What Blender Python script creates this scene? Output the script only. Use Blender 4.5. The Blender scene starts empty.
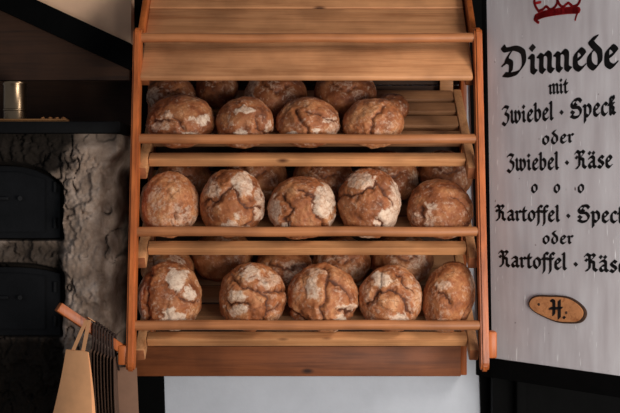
import bpy, bmesh, math, random
import numpy as np
from mathutils import Vector, Matrix
from mathutils.bvhtree import BVHTree
random.seed(7)
C = bpy.context.scene.collection
F = 1111.0; CX, CY = 310.0, 206.5; CAMY = -4.0; CAMZ = 1.5
def P(px, py, Y):
    """point of the place seen at a pixel, at depth coordinate Y"""
    d = Y - CAMY
    return Vector(((px-CX)/F*d, Y, CAMZ-(py-CY)/F*d))

# ------------------------------------------------------------------ materials
def newmat(name):
    m = bpy.data.materials.new(name); m.use_nodes = True
    nt = m.node_tree; b = nt.nodes['Principled BSDF']
    return m, nt, b
def N(nt, t, **kw):
    n = nt.nodes.new(t)
    for k, v in kw.items():
        if k.startswith('i_'): n.inputs[k[2:].replace('_', ' ')].default_value = v
        else: setattr(n, k, v)
    return n
def srgb(r, g, b):
    f = lambda c: (c/255/12.92) if c/255 <= .04045 else ((c/255+.055)/1.055)**2.4
    return (f(r), f(g), f(b), 1)
def ramp(nt, stops):
    r = N(nt, 'ShaderNodeValToRGB'); el = r.color_ramp.elements
    while len(el) < len(stops): el.new(.5)
    for e, (p, c) in zip(el, stops): e.position = p; e.color = c
    return r
def mixc(nt, fac, a, b, mode='MIX'):
    m = N(nt, 'ShaderNodeMix', data_type='RGBA', blend_type=mode)
    L = nt.links.new
    for s, v in ((m.inputs[0], fac), (m.inputs[6], a), (m.inputs[7], b)):
        if hasattr(v, 'is_linked'): L(v, s)
        else: s.default_value = v
    return m.outputs[2]
def wood(name, axis, light, dark, knot, rough=.55, knots=True, scale=1.0, spec=.35):
    m, nt, b = newmat(name); L = nt.links.new
    tc = N(nt, 'ShaderNodeTexCoord'); oi = N(nt, 'ShaderNodeObjectInfo')
    add = N(nt, 'ShaderNodeVectorMath', operation='ADD'); mul = N(nt, 'ShaderNodeVectorMath', operation='SCALE')
    cmb = N(nt, 'ShaderNodeCombineXYZ')
    for i in range(3): L(oi.outputs['Random'], cmb.inputs[i])
    L(cmb.outputs[0], mul.inputs[0]); mul.inputs['Scale'].default_value = 37.0
    L(tc.outputs['Object'], add.inputs[0]); L(mul.outputs[0], add.inputs[1])
    mp = N(nt, 'ShaderNodeMapping')
    s = [26*scale]*3; s['XYZ'.index(axis)] = 1.6*scale
    mp.inputs['Scale'].default_value = s
    L(add.outputs[0], mp.inputs['Vector'])
    n1 = N(nt, 'ShaderNodeTexNoise', i_Scale=1.0, i_Detail=6.0, i_Roughness=.6, i_Distortion=.6)
    L(mp.outputs[0], n1.inputs['Vector'])
    mp2 = N(nt, 'ShaderNodeMapping'); s2 = [140*scale]*3; s2['XYZ'.index(axis)] = 4*scale
    mp2.inputs['Scale'].default_value = s2; L(add.outputs[0], mp2.inputs['Vector'])
    n2 = N(nt, 'ShaderNodeTexNoise', i_Scale=1.0, i_Detail=3.0)
    L(mp2.outputs[0], n2.inputs['Vector'])
    r = ramp(nt, [(.28, dark), (.48, light), (.75, tuple(min(1, c*1.12) for c in light[:3])+(1,))])
    L(n1.outputs['Fac'], r.inputs[0])
    r2 = ramp(nt, [(.3, (.8, .76, .73, 1)), (.55, (1, 1, 1, 1))]); L(n2.outputs['Fac'], r2.inputs[0])
    col = mixc(nt, .8, r.outputs[0], r2.outputs[0], 'MULTIPLY')
    # tone patches, wear
    n3 = N(nt, 'ShaderNodeTexNoise', i_Scale=5.0, i_Detail=4.0); L(add.outputs[0], n3.inputs['Vector'])
    r3 = ramp(nt, [(.35, (.72, .68, .64, 1)), (.62, (1.08, 1.05, 1.0, 1))]); L(n3.outputs['Fac'], r3.inputs[0])
    col = mixc(nt, 1.0, col, r3.outputs[0], 'MULTIPLY')
    if knots:
        mp3 = N(nt, 'ShaderNodeMapping'); s3 = [9]*3; s3['XYZ'.index(axis)] = 4.2
        mp3.inputs['Scale'].default_value = s3; L(add.outputs[0], mp3.inputs['Vector'])
        v = N(nt, 'ShaderNodeTexVoronoi', i_Scale=1.0); L(mp3.outputs[0], v.inputs['Vector'])
        rk = ramp(nt, [(.04, (1, 1, 1, 1)), (.13, (0, 0, 0, 1))]); L(v.outputs['Distance'], rk.inputs[0])
        col = mixc(nt, rk.outputs[0], col, knot)
    L(col, b.inputs['Base Color'])
    b.inputs['Roughness'].default_value = rough
    b.inputs['Specular IOR Level'].default_value = spec
    bp = N(nt, 'ShaderNodeBump', i_Strength=.25, i_Distance=.003); L(n2.outputs['Fac'], bp.inputs['Height'])
    L(bp.outputs[0], b.inputs['Normal'])
    return m
PL, PD, PK = srgb(206, 148, 100), srgb(180, 120, 76), srgb(92, 52, 28)
wood_x = wood('pine board', 'X', PL, PD, PK, knots=True)
wood_roof = wood('weathered pine board', 'X', srgb(206, 148, 104), srgb(178, 120, 80), srgb(96, 58, 34), rough=.5)
wood_rail = wood('handled pine rail', 'X', srgb(180, 118, 76), srgb(148, 90, 54), PK, knots=False, rough=.45)
wood_slat_shade = wood('shaded shelf slat', 'X', srgb(150, 106, 72), srgb(120, 80, 52), srgb(70, 42, 24), rough=.6)  # inner slats: shade inside the rack painted into a darker wood
wood_y = wood('pine bearer', 'Y', srgb(196, 142, 98), srgb(152, 98, 58), PK, knots=False)
wood_z = wood('varnished orange upright', 'Z', srgb(192, 106, 54), srgb(146, 74, 34), srgb(100, 46, 20), rough=.4, knots=False)
wood_low = wood('brown stained board', 'X', srgb(140, 80, 44), srgb(104, 56, 28), srgb(56, 28, 15))
wood_dark = wood('dark old board', 'X', srgb(62, 38, 22), srgb(40, 24, 14), srgb(20, 12, 8), rough=.7, knots=False)
wood_back = wood('brown board lining', 'X', srgb(58, 38, 26), srgb(38, 24, 16), srgb(20, 12, 8), rough=.8, knots=False)
def plain(name, col, rough=.6, var=.25, scale=8.0, metallic=0, bump=.2, bscale=60.0, spec=.4):
    m, nt, b = newmat(name); L = nt.links.new
    tc = N(nt, 'ShaderNodeTexCoord')
    n = N(nt, 'ShaderNodeTexNoise', i_Scale=scale, i_Detail=6.0, i_Roughness=.6); L(tc.outputs['Object'], n.inputs['Vector'])
    r = ramp(nt, [(.3, tuple(c*(1-var) for c in col[:3])+(1,)), (.7, tuple(min(1, c*(1+var*.5)) for c in col[:3])+(1,))])
    L(n.outputs['Fac'], r.inputs[0]); L(r.outputs[0], b.inputs['Base Color'])
    b.inputs['Roughness'].default_value = rough; b.inputs['Metallic'].default_value = metallic
    b.inputs['Specular IOR Level'].default_value = spec
    n2 = N(nt, 'ShaderNodeTexNoise', i_Scale=bscale, i_Detail=5.0); L(tc.outputs['Object'], n2.inputs['Vector'])
    bp = N(nt, 'ShaderNodeBump', i_Strength=bump, i_Distance=.004); L(n2.outputs['Fac'], bp.inputs['Height'])
    L(bp.outputs[0], b.inputs['Normal'])
    return m
m_white = plain('whitewash', srgb(208, 212, 220), .8, .1, 5.0)
m_cream = plain('cream plaster', srgb(250, 204, 168), .85, .1, 6.0)
m_black = plain('black timber paint', srgb(5, 5, 5), .7, .4, 12.0, spec=.06)
m_iron = plain('black iron', srgb(17, 17, 19), .55, .4, 10.0, spec=.2)
m_slab = plain('sooty slab', srgb(12, 11, 12), .65, .3, 9.0, spec=.15)
m_steel = plain('worn steel', srgb(150, 126, 100), .3, .15, 12.0, metallic=1.0, bump=.05)  # warm tint paints in the reflection of the orange wood
m_tray = plain('brown tin tray', srgb(190, 134, 84), .35, .3, 12.0, metallic=.6, bump=.05)
m_crumb = plain('dry crumb', srgb(168, 112, 66), .8, .3, 40.0)
m_paper = plain('kraft paper', srgb(228, 166, 116), .75, .12, 14.0, bump=.12, bscale=25.0)
m_paper_shade = plain('shaded kraft paper', srgb(92, 66, 50), .8, .2, 14.0, bump=.12, bscale=25.0)  # same kraft darkened, painting the shadow between the edge-on bags
m_paper3 = plain('dull brown kraft paper', srgb(128, 94, 74), .8, .14, 14.0, bump=.12, bscale=25.0)
m_cord = plain('dark brown cord', srgb(52, 34, 26), .85, .3, 60.0)
m_ink = plain('black sign paint', srgb(18, 17, 18), .5, .3, 30.0, bump=.03)
m_red = plain('red sign paint', srgb(168, 22, 28), .45, .25, 25.0, bump=.03)
m_floor = plain('grey cobble floor', srgb(120, 112, 104), .8, .3, 4.0)
wood_end = plain('stained end grain', srgb(158, 94, 56), .7, .3, 40.0)
m_bark = plain('dark bark rim', srgb(66, 42, 26), .85, .4, 60.0)
m_slice = wood('cut branch face', 'X', srgb(200, 138, 92), srgb(160, 98, 58), srgb(70, 36, 16), knots=False, scale=2.0)

def panel_mat():
    m, nt, b = newmat('painted white board'); L = nt.links.new
    tc = N(nt, 'ShaderNodeTexCoord')
    mp = N(nt, 'ShaderNodeMapping'); mp.inputs['Scale'].default_value = (26, 26, 4); L(tc.outputs['Object'], mp.inputs['Vector'])
    n = N(nt, 'ShaderNodeTexNoise', i_Scale=1.0, i_Detail=6.0); L(mp.outputs[0], n.inputs['Vector'])
    r = ramp(nt, [(.3, srgb(184, 176, 178)), (.5, srgb(194, 187, 189)), (.72, srgb(204, 199, 201))]); L(n.outputs['Fac'], r.inputs[0])
    n4 = N(nt, 'ShaderNodeTexNoise', i_Scale=3.0, i_Detail=3.0); L(tc.outputs['Object'], n4.inputs['Vector'])
    r4 = ramp(nt, [(.35, (.88, .87, .87, 1)), (.6, (1, 1, 1, 1))]); L(n4.outputs['Fac'], r4.inputs[0])
    col = mixc(nt, 1.0, r.outputs[0], r4.outputs[0], 'MULTIPLY')
    # scratches: thin vertical pale nicks and grey specks
    mp2 = N(nt, 'ShaderNodeMapping'); mp2.inputs['Scale'].default_value = (120, 120, 12); L(tc.outputs['Object'], mp2.inputs['Vector'])
    n2 = N(nt, 'ShaderNodeTexNoise', i_Scale=1.0, i_Detail=2.0); L(mp2.outputs[0], n2.inputs['Vector'])
    r2 = ramp(nt, [(.69, (0, 0, 0, 1)), (.74, (1, 1, 1, 1))]); L(n2.outputs['Fac'], r2.inputs[0])
    col = mixc(nt, r2.outputs[0], col, srgb(232, 230, 230))
    n3 = N(nt, 'ShaderNodeTexNoise', i_Scale=38.0, i_Detail=1.0); L(tc.outputs['Object'], n3.inputs['Vector'])
    r3 = ramp(nt, [(.77, (0, 0, 0, 1)), (.82, (1, 1, 1, 1))]); L(n3.outputs['Fac'], r3.inputs[0])
    col = mixc(nt, r3.outputs[0], col, srgb(96, 80, 78))
    L(col, b.inputs['Base Color']); b.inputs['Roughness'].default_value = .5
    bp = N(nt, 'ShaderNodeBump', i_Strength=.12, i_Distance=.003); L(n.outputs['Fac'], bp.inputs['Height']); L(bp.outputs[0], b.inputs['Normal'])
    return m
m_panel = panel_mat()

def oven_mat():
    m, nt, b = newmat('rough clay plaster'); L = nt.links.new
    tc = N(nt, 'ShaderNodeTexCoord')
    n = N(nt, 'ShaderNodeTexNoise', i_Scale=14.0, i_Detail=8.0, i_Roughness=.65); L(tc.outputs['Object'], n.inputs['Vector'])
    r = ramp(nt, [(.3, srgb(134, 112, 96)), (.5, srgb(172, 148, 130)), (.72, srgb(206, 184, 168))]); L(n.outputs['Fac'], r.inputs[0])
    at = N(nt, 'ShaderNodeAttribute', attribute_name='soot_shade')
    col = mixc(nt, at.outputs['Fac'], r.outputs[0], srgb(33, 27, 22))
    ac = N(nt, 'ShaderNodeAttribute', attribute_name='crack')
    col = mixc(nt, ac.outputs['Fac'], col, srgb(48, 42, 38))
    L(col, b.inputs['Base Color']); b.inputs['Roughness'].default_value = .9; b.inputs['Specular IOR Level'].default_value = .15
    bp = N(nt, 'ShaderNodeBump', i_Strength=.5, i_Distance=.006); L(n.outputs['Fac'], bp.inputs['Height']); L(bp.outputs[0], b.inputs['Normal'])
    return m
m_oven = oven_mat()

def crust_mat():
    m, nt, b = newmat('floured rye crust'); L = nt.links.new
    tc = N(nt, 'ShaderNodeTexCoord'); oi = N(nt, 'ShaderNodeObjectInfo')
    add = N(nt, 'ShaderNodeVectorMath', operation='ADD'); cmb = N(nt, 'ShaderNodeCombineXYZ')
    mu = N(nt, 'ShaderNodeMath', operation='MULTIPLY'); mu.inputs[1].default_value = 50
    L(oi.outputs['Random'], mu.inputs[0])
    for i in range(3): L(mu.outputs[0], cmb.inputs[i])
    L(tc.outputs['Object'], add.inputs[0]); L(cmb.outputs[0], add.inputs[1])
    n = N(nt, 'ShaderNodeTexNoise', i_Scale=17.0, i_Detail=8.0, i_Roughness=.62); L(add.outputs[0], n.inputs['Vector'])
    r = ramp(nt, [(.28, srgb(106, 58, 32)), (.46, srgb(166, 98, 56)), (.6, srgb(192, 130, 84)), (.78, srgb(208, 160, 118))])
    L(n.outputs['Fac'], r.inputs[0])
    fine = N(nt, 'ShaderNodeTexNoise', i_Scale=95.0, i_Detail=5.0, i_Roughness=.7); L(add.outputs[0], fine.inputs['Vector'])
    rf = ramp(nt, [(.3, (.7, .64, .6, 1)), (.55, (1, 1, 1, 1))]); L(fine.outputs['Fac'], rf.inputs[0])
    col = mixc(nt, .7, r.outputs[0], rf.outputs[0], 'MULTIPLY')
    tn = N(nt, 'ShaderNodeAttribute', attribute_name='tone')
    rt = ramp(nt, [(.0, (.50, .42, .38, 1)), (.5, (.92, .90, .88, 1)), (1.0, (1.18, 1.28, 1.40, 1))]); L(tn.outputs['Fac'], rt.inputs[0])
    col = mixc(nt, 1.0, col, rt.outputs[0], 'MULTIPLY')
    br = N(nt, 'ShaderNodeAttribute', attribute_name='bare')
    col = mixc(nt, br.outputs['Fac'], col, mixc(nt, n.outputs['Fac'], srgb(100, 52, 26), srgb(168, 98, 54)))
    # dull dusting everywhere + strong flour patches
    fl = N(nt, 'ShaderNodeAttribute', attribute_name='flour')
    m1 = N(nt, 'ShaderNodeMath', operation='MULTIPLY_ADD'); m1.inputs[1].default_value = 1.35; m1.inputs[2].default_value = -.76
    L(fine.outputs['Fac'], m1.inputs[0])
    mid = N(nt, 'ShaderNodeTexNoise', i_Scale=38.0, i_Detail=4.0, i_Roughness=.65, i_Distortion=1.0); L(add.outputs[0], mid.inputs['Vector'])
    mm = N(nt, 'ShaderNodeMath', operation='MULTIPLY_ADD'); mm.inputs[1].default_value = 1.5; mm.inputs[2].default_value = -.80; L(mid.outputs['Fac'], mm.inputs[0])
    ma = N(nt, 'ShaderNodeMath', operation='ADD'); L(fl.outputs['Fac'], ma.inputs[0]); L(mm.outputs[0], ma.inputs[1])
    m2 = N(nt, 'ShaderNodeMath', operation='ADD'); L(ma.outputs[0], m2.inputs[0]); L(m1.outputs[0], m2.inputs[1])
    rfl = ramp(nt, [(.12, (0, 0, 0, 1)), (.95, (.85, .85, .85, 1))]); L(m2.outputs[0], rfl.inputs[0])
    col = mixc(nt, rfl.outputs[0], col, srgb(228, 204, 180))
    vo = N(nt, 'ShaderNodeTexVoronoi', feature='DISTANCE_TO_EDGE', i_Scale=30.0)
    wv = N(nt, 'ShaderNodeVectorMath', operation='MULTIPLY_ADD'); wv.inputs[1].default_value = (.05, .05, .05)
    L(n.outputs['Color'], wv.inputs[0]); L(add.outputs[0], wv.inputs[2]); L(wv.outputs[0], vo.inputs['Vector'])
    rv = ramp(nt, [(.0, (.75, .75, .75, 1)), (.055, (0, 0, 0, 1))]); L(vo.outputs['Distance'], rv.inputs[0])
    gate = N(nt, 'ShaderNodeMath', operation='MULTIPLY'); L(rv.outputs[0], gate.inputs[0])
    rg = ramp(nt, [(.48, (0, 0, 0, 1)), (.62, (1, 1, 1, 1))]); L(n.outputs['Fac'], rg.inputs[0]); L(rg.outputs[0], gate.inputs[1])
    col = mixc(nt, gate.outputs[0], col, srgb(120, 66, 34))
    ck = N(nt, 'ShaderNodeAttribute', attribute_name='crack')
    col = mixc(nt, ck.outputs['Fac'], col, srgb(70, 33, 16))
    L(col, b.inputs['Base Color'])
    b.inputs['Roughness'].default_value = .62; b.inputs['Specular IOR Level'].default_value = .35
    hm = N(nt, 'ShaderNodeMath', operation='ADD'); L(n.outputs['Fac'], hm.inputs[0]); L(fine.outputs['Fac'], hm.inputs[1])
    bp = N(nt, 'ShaderNodeBump', i_Strength=.55, i_Distance=.004); L(hm.outputs[0], bp.inputs['Height']); L(bp.outputs[0], b.inputs['Normal'])
    return m
m_crust = crust_mat()

# ------------------------------------------------------------------ helpers
def tag(o, label=None, cat=None, group=None, kind=None):
    if label: o['label'] = label
    if cat: o['category'] = cat
    if group: o['group'] = group
    if kind: o['kind'] = kind
    return o
def thing(name, label, cat, loc, group=None):
    o = bpy.data.objects.new(name, None); C.objects.link(o); o.location = loc
    o.empty_display_size = .05
    return tag(o, label, cat, group)
def root_loc(parent):
    v = Vector((0, 0, 0))
    while parent is not None:
        v = v + parent.location; parent = parent.parent
    return v
def obj(name, bm, mat, parent=None, smooth=True, origin=None):
    """link a bmesh given in world coordinates as one mesh object"""
    if parent is not None: off = root_loc(parent)
    else:
        if origin is None:
            lo = Vector([min(v.co[i] for v in bm.verts) for i in range(3)]); hi = Vector([max(v.co[i] for v in bm.verts) for i in range(3)])
            origin = Vector(((lo.x+hi.x)/2, (lo.y+hi.y)/2, lo.z))
        off = origin
    bmesh.ops.recalc_face_normals(bm, faces=bm.faces)
    bm.transform(Matrix.Translation(-off))
    me = bpy.data.meshes.new(name); bm.to_mesh(me); bm.free()
    me.materials.append(mat)
    if smooth:
        me.set_sharp_from_angle(angle=math.radians(35))
        for p in me.polygons: p.use_smooth = True
    o = bpy.data.objects.new(name, me); C.objects.link(o)
    if parent is not None: o.parent = parent
    else: o.location = off
    return o
def part(name, bm, mat, parent, label=None, **k):
    o = obj(name, bm, mat, parent, **k)
    if label: o['label'] = label
    return o
def struct(name, bm, mat, **k):
    return tag(obj(name, bm, mat, **k), kind='structure')
def add_box(bm, center, size, M=None, bevel=.004, seg=2):
    t = bmesh.new(); bmesh.ops.create_cube(t, size=1.0)
    for v in t.verts: v.co = Vector((v.co.x*size[0], v.co.y*size[1], v.co.z*size[2]))
    if bevel: bmesh.ops.bevel(t, geom=t.edges[:], offset=bevel, segments=seg, affect='EDGES', profile=.5)
    mat = Matrix.Translation(center) @ (M.to_4x4() if M is not None else Matrix.Identity(4))
    t.transform(mat); merge(bm, t); return bm
def merge(bm, t):
    me = bpy.data.meshes.new('tmp'); t.to_mesh(me); t.free(); bm.from_mesh(me); bpy.data.meshes.remove(me)
def box(center, size, M=None, bevel=.004, seg=2): return add_box(bmesh.new(), Vector(center), size, M, bevel, seg)
def boxb(lo, hi, bevel=.004):
    lo, hi = Vector(lo), Vector(hi); return box((lo+hi)/2, hi-lo, None, bevel)
def add_prism(bm, pts, vec, bevel=0):
    """extrude a planar polygon (world points) by vec"""
    t = bmesh.new(); vs = [t.verts.new(p) for p in pts]; f = t.faces.new(vs)
    r = bmesh.ops.extrude_face_region(t, geom=[f])
    for v in r['geom']:
        if isinstance(v, bmesh.types.BMVert): v.co += Vector(vec)
    if bevel: bmesh.ops.bevel(t, geom=t.edges[:], offset=bevel, segments=2, affect='EDGES')
    merge(bm, t); return bm
def frame_z(d):
    d = Vector(d).normalized(); return d.to_track_quat('Z', 'Y').to_matrix()
def add_tube(bm, pts, r, seg=12, cap=True):
    pts = [Vector(p) for p in pts]; rings = []
    rr = r if isinstance(r, (list, tuple)) else [r]*len(pts)
    ref = None
    for i, p in enumerate(pts):
        d = (pts[min(i+1, len(pts)-1)]-pts[max(i-1, 0)]).normalized()
        if ref is None: ref = d.orthogonal().normalized()
        ref = (ref-d*ref.dot(d)).normalized(); s = d.cross(ref)
        rings.append([bm.verts.new(p+(ref*math.cos(a)+s*math.sin(a))*rr[i]) for a in [2*math.pi*k/seg for k in range(seg)]])
    for a, b in zip(rings, rings[1:]):
        for k in range(seg): bm.faces.new((a[k], a[(k+1) % seg], b[(k+1) % seg], b[k]))
    if cap: bm.faces.new(rings[0][::-1]); bm.faces.new(rings[-1])
    return bm
def add_lathe(bm, c, prof, seg=40):
    rings = [[bm.verts.new(Vector(c)+Vector((r*math.cos(a), r*math.sin(a), z))) for a in [2*math.pi*k/seg for k in range(seg)]] for r, z in prof]
    for a, b in zip(rings, rings[1:]):
        for k in range(seg): bm.faces.new((a[k], a[(k+1) % seg], b[(k+1) % seg], b[k]))
    bm.faces.new(rings[0][::-1]); bm.faces.new(rings[-1]); return bm

# vectorised gradient noise
rng0 = np.random.default_rng(11)
PERM = np.tile(rng0.permutation(256), 3); GR = rng0.normal(size=(256, 3)); GR /= np.linalg.norm(GR, axis=1)[:, None]
def pn(p):
    i = np.floor(p).astype(int); f = p-i; i &= 255; u = f*f*f*(f*(f*6-15)+10); out = 0
    for a in (0, 1):
        for b in (0, 1):
            for c in (0, 1):
                h = PERM[PERM[PERM[i[:, 0]+a]+i[:, 1]+b]+i[:, 2]+c]
                g = (GR[h]*(f-np.array([a, b, c]))).sum(1)
                w = (u[:, 0] if a else 1-u[:, 0])*(u[:, 1] if b else 1-u[:, 1])*(u[:, 2] if c else 1-u[:, 2])
                out = out+g*w
    return out*1.5
def fbm(p, o=4):
    s = 0; a = 1
    for k in range(o): s = s+a*pn(p*2**k+k*17.3); a *= .5
    return s
def sst(a, b, x):
    t = np.clip((x-a)/(b-a), 0, 1); return t*t*(3-2*t)

# ------------------------------------------------------------------ the setting
WY = .60
struct('floor', boxb((-3.2, -5.5, -.1), (3.2, 1.0, 0), 0), m_floor)
def quadprism(pts, dy): return add_prism(bmesh.new(), pts, (0, dy, 0))
# white wall behind the rack
struct('wall_back', boxb((-.735, WY, 0), (.95, WY+.12, 3.2), 0), m_white)
# black timber posts either side of the white wall (right one leans a little)
struct('trim_left', quadprism([P(131, -60, .585), P(151, -60, .585), P(165, 420, .585), P(165, 690, .585), P(131, 690, .585)], .05), m_black)
struct('trim_right', quadprism([P(470, -60, .585), P(470.5, 90, .585), P(481, 413, .585), P(483, 600, .585), P(575, 600, .585), P(575, -60, .585)], .05), m_black)
# cream plaster gable, brown board lining, recess back, black raking beam on the left
struct('wall_left', quadprism([P(-170, -90, .50), P(131, -90, .50), P(131, 45, .50), P(131, 62, .50), P(-170, -60, .50)], .1), m_cream)
struct('wall_recess', boxb((-1.75, .72, .0), (-.74, .82, 2.6), 0), wood_dark)
struct('trim_lining', quadprism([P(-170, -70, .46), P(-10, -2, .46), P(129, 62, .46), P(129, 80, .46), P(-170, 80, .46)], .04), wood_dark)
struct('trim_beam', quadprism([P(-170, -97, .40), P(37, 0, .40), P(131, 43.5, .40), P(131, 70, .40), P(0, 9.5, .40), P(-170, -70, .40)], .06), m_black)
# unseen awning, added to keep sky light off the upper parts
struct('added_awning', boxb((-3.2, -.35, 2.75), (3.2, .9, 2.80), 0), wood_dark)
# dark counter wall under the sign
struct('wall_right', boxb((.735, .47, 0), (1.75, .52, 1.15), 0), m_black)
struct('trim_counter', boxb((.82, .40, 0), (.86, .47, 1.0), .003), m_black)

# ------------------------------------------------------------------ bread rack
XC = -.0108; HB = .6375
rack = thing('bread_rack', 'tall pine bread rack of three tilted slatted shelves under a sloping board roof', 'rack', (XC, .2, .80))
TILT = math.radians(37); UY, UZ = math.cos(TILT), math.sin(TILT); NY, NZ = -UZ, UY
def barY(z): return -.04+.14*(z-.938)
# leaning side bars: planks with rounded top and foot
for s in (-1, 1):
    x = -.6385 if s < 0 else .6215
    zt, zb = 2.134, .948
    top, bot = Vector((x, barY(zt), zt)), Vector((x, barY(zb), zb))
    d = (top-bot).normalized(); w = Vector((1, 0, 0)).cross(d).normalized()
    hw = .031; pts = []
    for k in range(9): a = math.pi*k/8; pts.append(top+w*hw*math.cos(a)+d*hw*math.sin(a))
    for k in range(9): a = math.pi+math.pi*k/8; pts.append(bot+w*hw*math.cos(a)+d*hw*1.2*math.sin(a))
    bm = bmesh.new(); t = .029
    vs = [p-Vector((t/2, 0, 0)) for p in pts]
    add_prism(bm, vs, (t, 0, 0), .007)
    part('side_bar', bm, wood_z, rack)
    # stub block on the outside near the foot
    zc = CAMZ-(354-CY)/F*3.98 if s < 0 else CAMZ-(344-CY)/F*3.98
    part('end_block', box((x+s*(t/2+.014), barY(zc)+.005, zc), (.030, .055, .07 if s < 0 else .095), None, .006), wood_z, rack)
# front rails
for py in (38, 139, 231.5, 325):
    Y = .07
    for _ in range(5): z = P(310, py, Y).z; Y = barY(z)
    bm = bmesh.new(); n = 24
    pts = [Vector((-.6385+1.26*k/n, Y-.004+.0012*math.sin(k*.9+py), z+.0012*math.sin(k*.6+py))) for k in range(n+1)]
    add_tube(bm, pts, .0178, 16)
    part('rail', bm, wood_rail, rack)
# tilted shelves
SH = []
for (py, yf) in ((159, .106), (248, .086), (339.5, .060)):
    o = P(310, py, yf); SH.append((yf, o.z))
RX = Matrix.Rotation(TILT, 3, 'X')
def on_shelf(i, x, u, n):
    y0, z0 = SH[i]; return Vector((x, y0+UY*u+NY*n, z0+UZ*u+NZ*n))
SL = .50
for i in range(3):
    bm = bmesh.new(); th = .035
    add_box(bm, on_shelf(i, XC, .022, -th/2), (1.174, .044, th), RX, .004)
    for k in range(1, 5):
        add_box(bm, on_shelf(i, XC, (.165, .27, .372, .462)[k-1], -th/2-.002*(k % 2)), (1.174, .068, th-.005), RX, .004)
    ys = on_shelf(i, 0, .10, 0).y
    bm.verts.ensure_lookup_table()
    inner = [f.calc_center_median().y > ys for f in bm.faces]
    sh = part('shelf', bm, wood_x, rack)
    sh.data.materials.append(wood_slat_shade)
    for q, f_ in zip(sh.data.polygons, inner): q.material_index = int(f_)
    for s in (-1, 1):
        bm = box(on_shelf(i, XC+s*.606, -.056+(SL+.056)/2, -.026), (.034, SL+.056, .052), RX, .005)
        be = part('bearer', bm, wood_y, sh)
        be.data.materials.append(wood_end)
        for q in be.data.polygons:
            if q.normal.y*UY+q.normal.z*UZ < -.8: q.material_index = 1
# roof boards, bargeboards
zc0, zc1 = P(0, 376, .51).z, P(0, 346, .51).z
RF = Vector((0, .078, P(310, 77, .078).z)); RB = Vector((0, .42, 0)); RB.z = RF.z+(RB.y-RF.y)*1.14
rd = (RB-RF).normalized(); rn = Vector((0, -rd.z, rd.y)); rl = (RB-RF).length
RR = Matrix.Rotation(math.atan2(rd.z, rd.y), 3, 'X')
def roof_v(py):   # distance up the slope seen at a pixel row
    lo, hi = 0, rl
    for _ in range(40):
        m = (lo+hi)/2; p = RF+rd*m
        y = CY-(p.z-CAMZ)*F/(p.y-CAMY)
        if y > py: lo = m
        else: hi = m
    return lo
vs_ = [0, roof_v(40), roof_v(7.5), rl]
for k, (a, b) in enumerate(zip(vs_, vs_[1:])):
    c = RF+rd*((a+b)/2)+rn*(-.012-.004*(k % 2)); c.x = XC-.004
    part('roof_board', box(c, (1.230, b-a-.002, .024), RR, .005 if k else .009, 3), wood_roof, rack)
for s in (-1, 1):
    a = roof_v(36); c = RF+rd*((a+rl)/2)+rn*.003; c.x = XC+s*.629
    part('bargeboard', box(c, (.022, rl-a, .07), RR, .004), wood_z, rack)
    # roof bearer under the boards
    c = RF+rd*(rl/2+.01)+rn*-.048; c.x = XC+s*.604
    part('roof_bearer', box(c, (.03, rl-.04, .045), RR, .004), wood_low, rack)
    # rear upright against the wall
    part('upright', boxb((XC+s*.635-.012, .505, zc0+.004), (XC+s*.635+.012, .575, 2.33), .003), wood_z, rack)
# lower cross board, back lining
part('cross_board', boxb((XC-.70, .50, zc0), (XC+.623, .53, zc1), .004), wood_low, rack)
bm = bmesh.new()
for k in range(7):
    z0 = .98+k*.17; add_box(bm, (XC, .572, z0+.084), (1.246, .016, .166), None, .003)
part('back_lining', bm, wood_back, rack)
part('back_batten', boxb((.585-.055, .535, 1.88), (.585, .562, 2.10), .003), wood_x, rack)

# ------------------------------------------------------------------ loaves
ICO = {}
def ico(n):
    if n not in ICO:
        b = bmesh.new(); bmesh.ops.create_icosphere(b, subdivisions=n, radius=1.0)
        ICO[n] = (np.array([v.co[:] for v in b.verts]), [[v.index for v in f.verts] for f in b.faces]); b.free()
    return ICO[n]
def seg_dist(p, poly):
    d = np.full(len(p), 9.0)
    for a, b in zip(poly, poly[1:]):
        a, b = np.array(a, float), np.array(b, float); ab = b-a
        t = np.clip(((p-a)@ab)/max(ab@ab, 1e-9), 0, 1)
        d = np.minimum(d, np.linalg.norm(p-(a+t[:, None]*ab), axis=1))
    return d
def seat(Wv, shelf):
    """rest a loaf on the slats and against the rail: returns centre (y, z)"""
    n = -(Wv[:, 1]*NY+Wv[:, 2]*NZ).min()+.0005
    y0, z0 = SH[shelf]; yd, zd = RAILS[shelf]; lo, hi = -.05, .4
    for _ in range(26):
        m = (lo+hi)/2; yy = y0+UY*m+NY*n; zz = z0+UZ*m+NZ*n
        if np.hypot(Wv[:, 1]+yy-yd, Wv[:, 2]+zz-zd).min() < .0202 or yy < yd+.02: lo = m
        else: hi = m
    return y0+UY*hi+NY*n, z0+UZ*hi+NZ*n
def loaf_fit(pos, R, shelf, px, W, ytop):
    lo, hi = .75, 1.35
    for _ in range(12):
        k = (lo+hi)/2; V = (pos*np.array([1, k, k]))@R.T; V *= 2*W/(V[:, 0].max()-V[:, 0].min())
        cy, cz = seat(V, shelf); t = (CY-(V[:, 2]+cz-CAMZ)*F/(V[:, 1]+cy-CAMY)).min()
        if t > ytop: lo = k
        else: hi = k
    return k
LEN = {}
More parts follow.
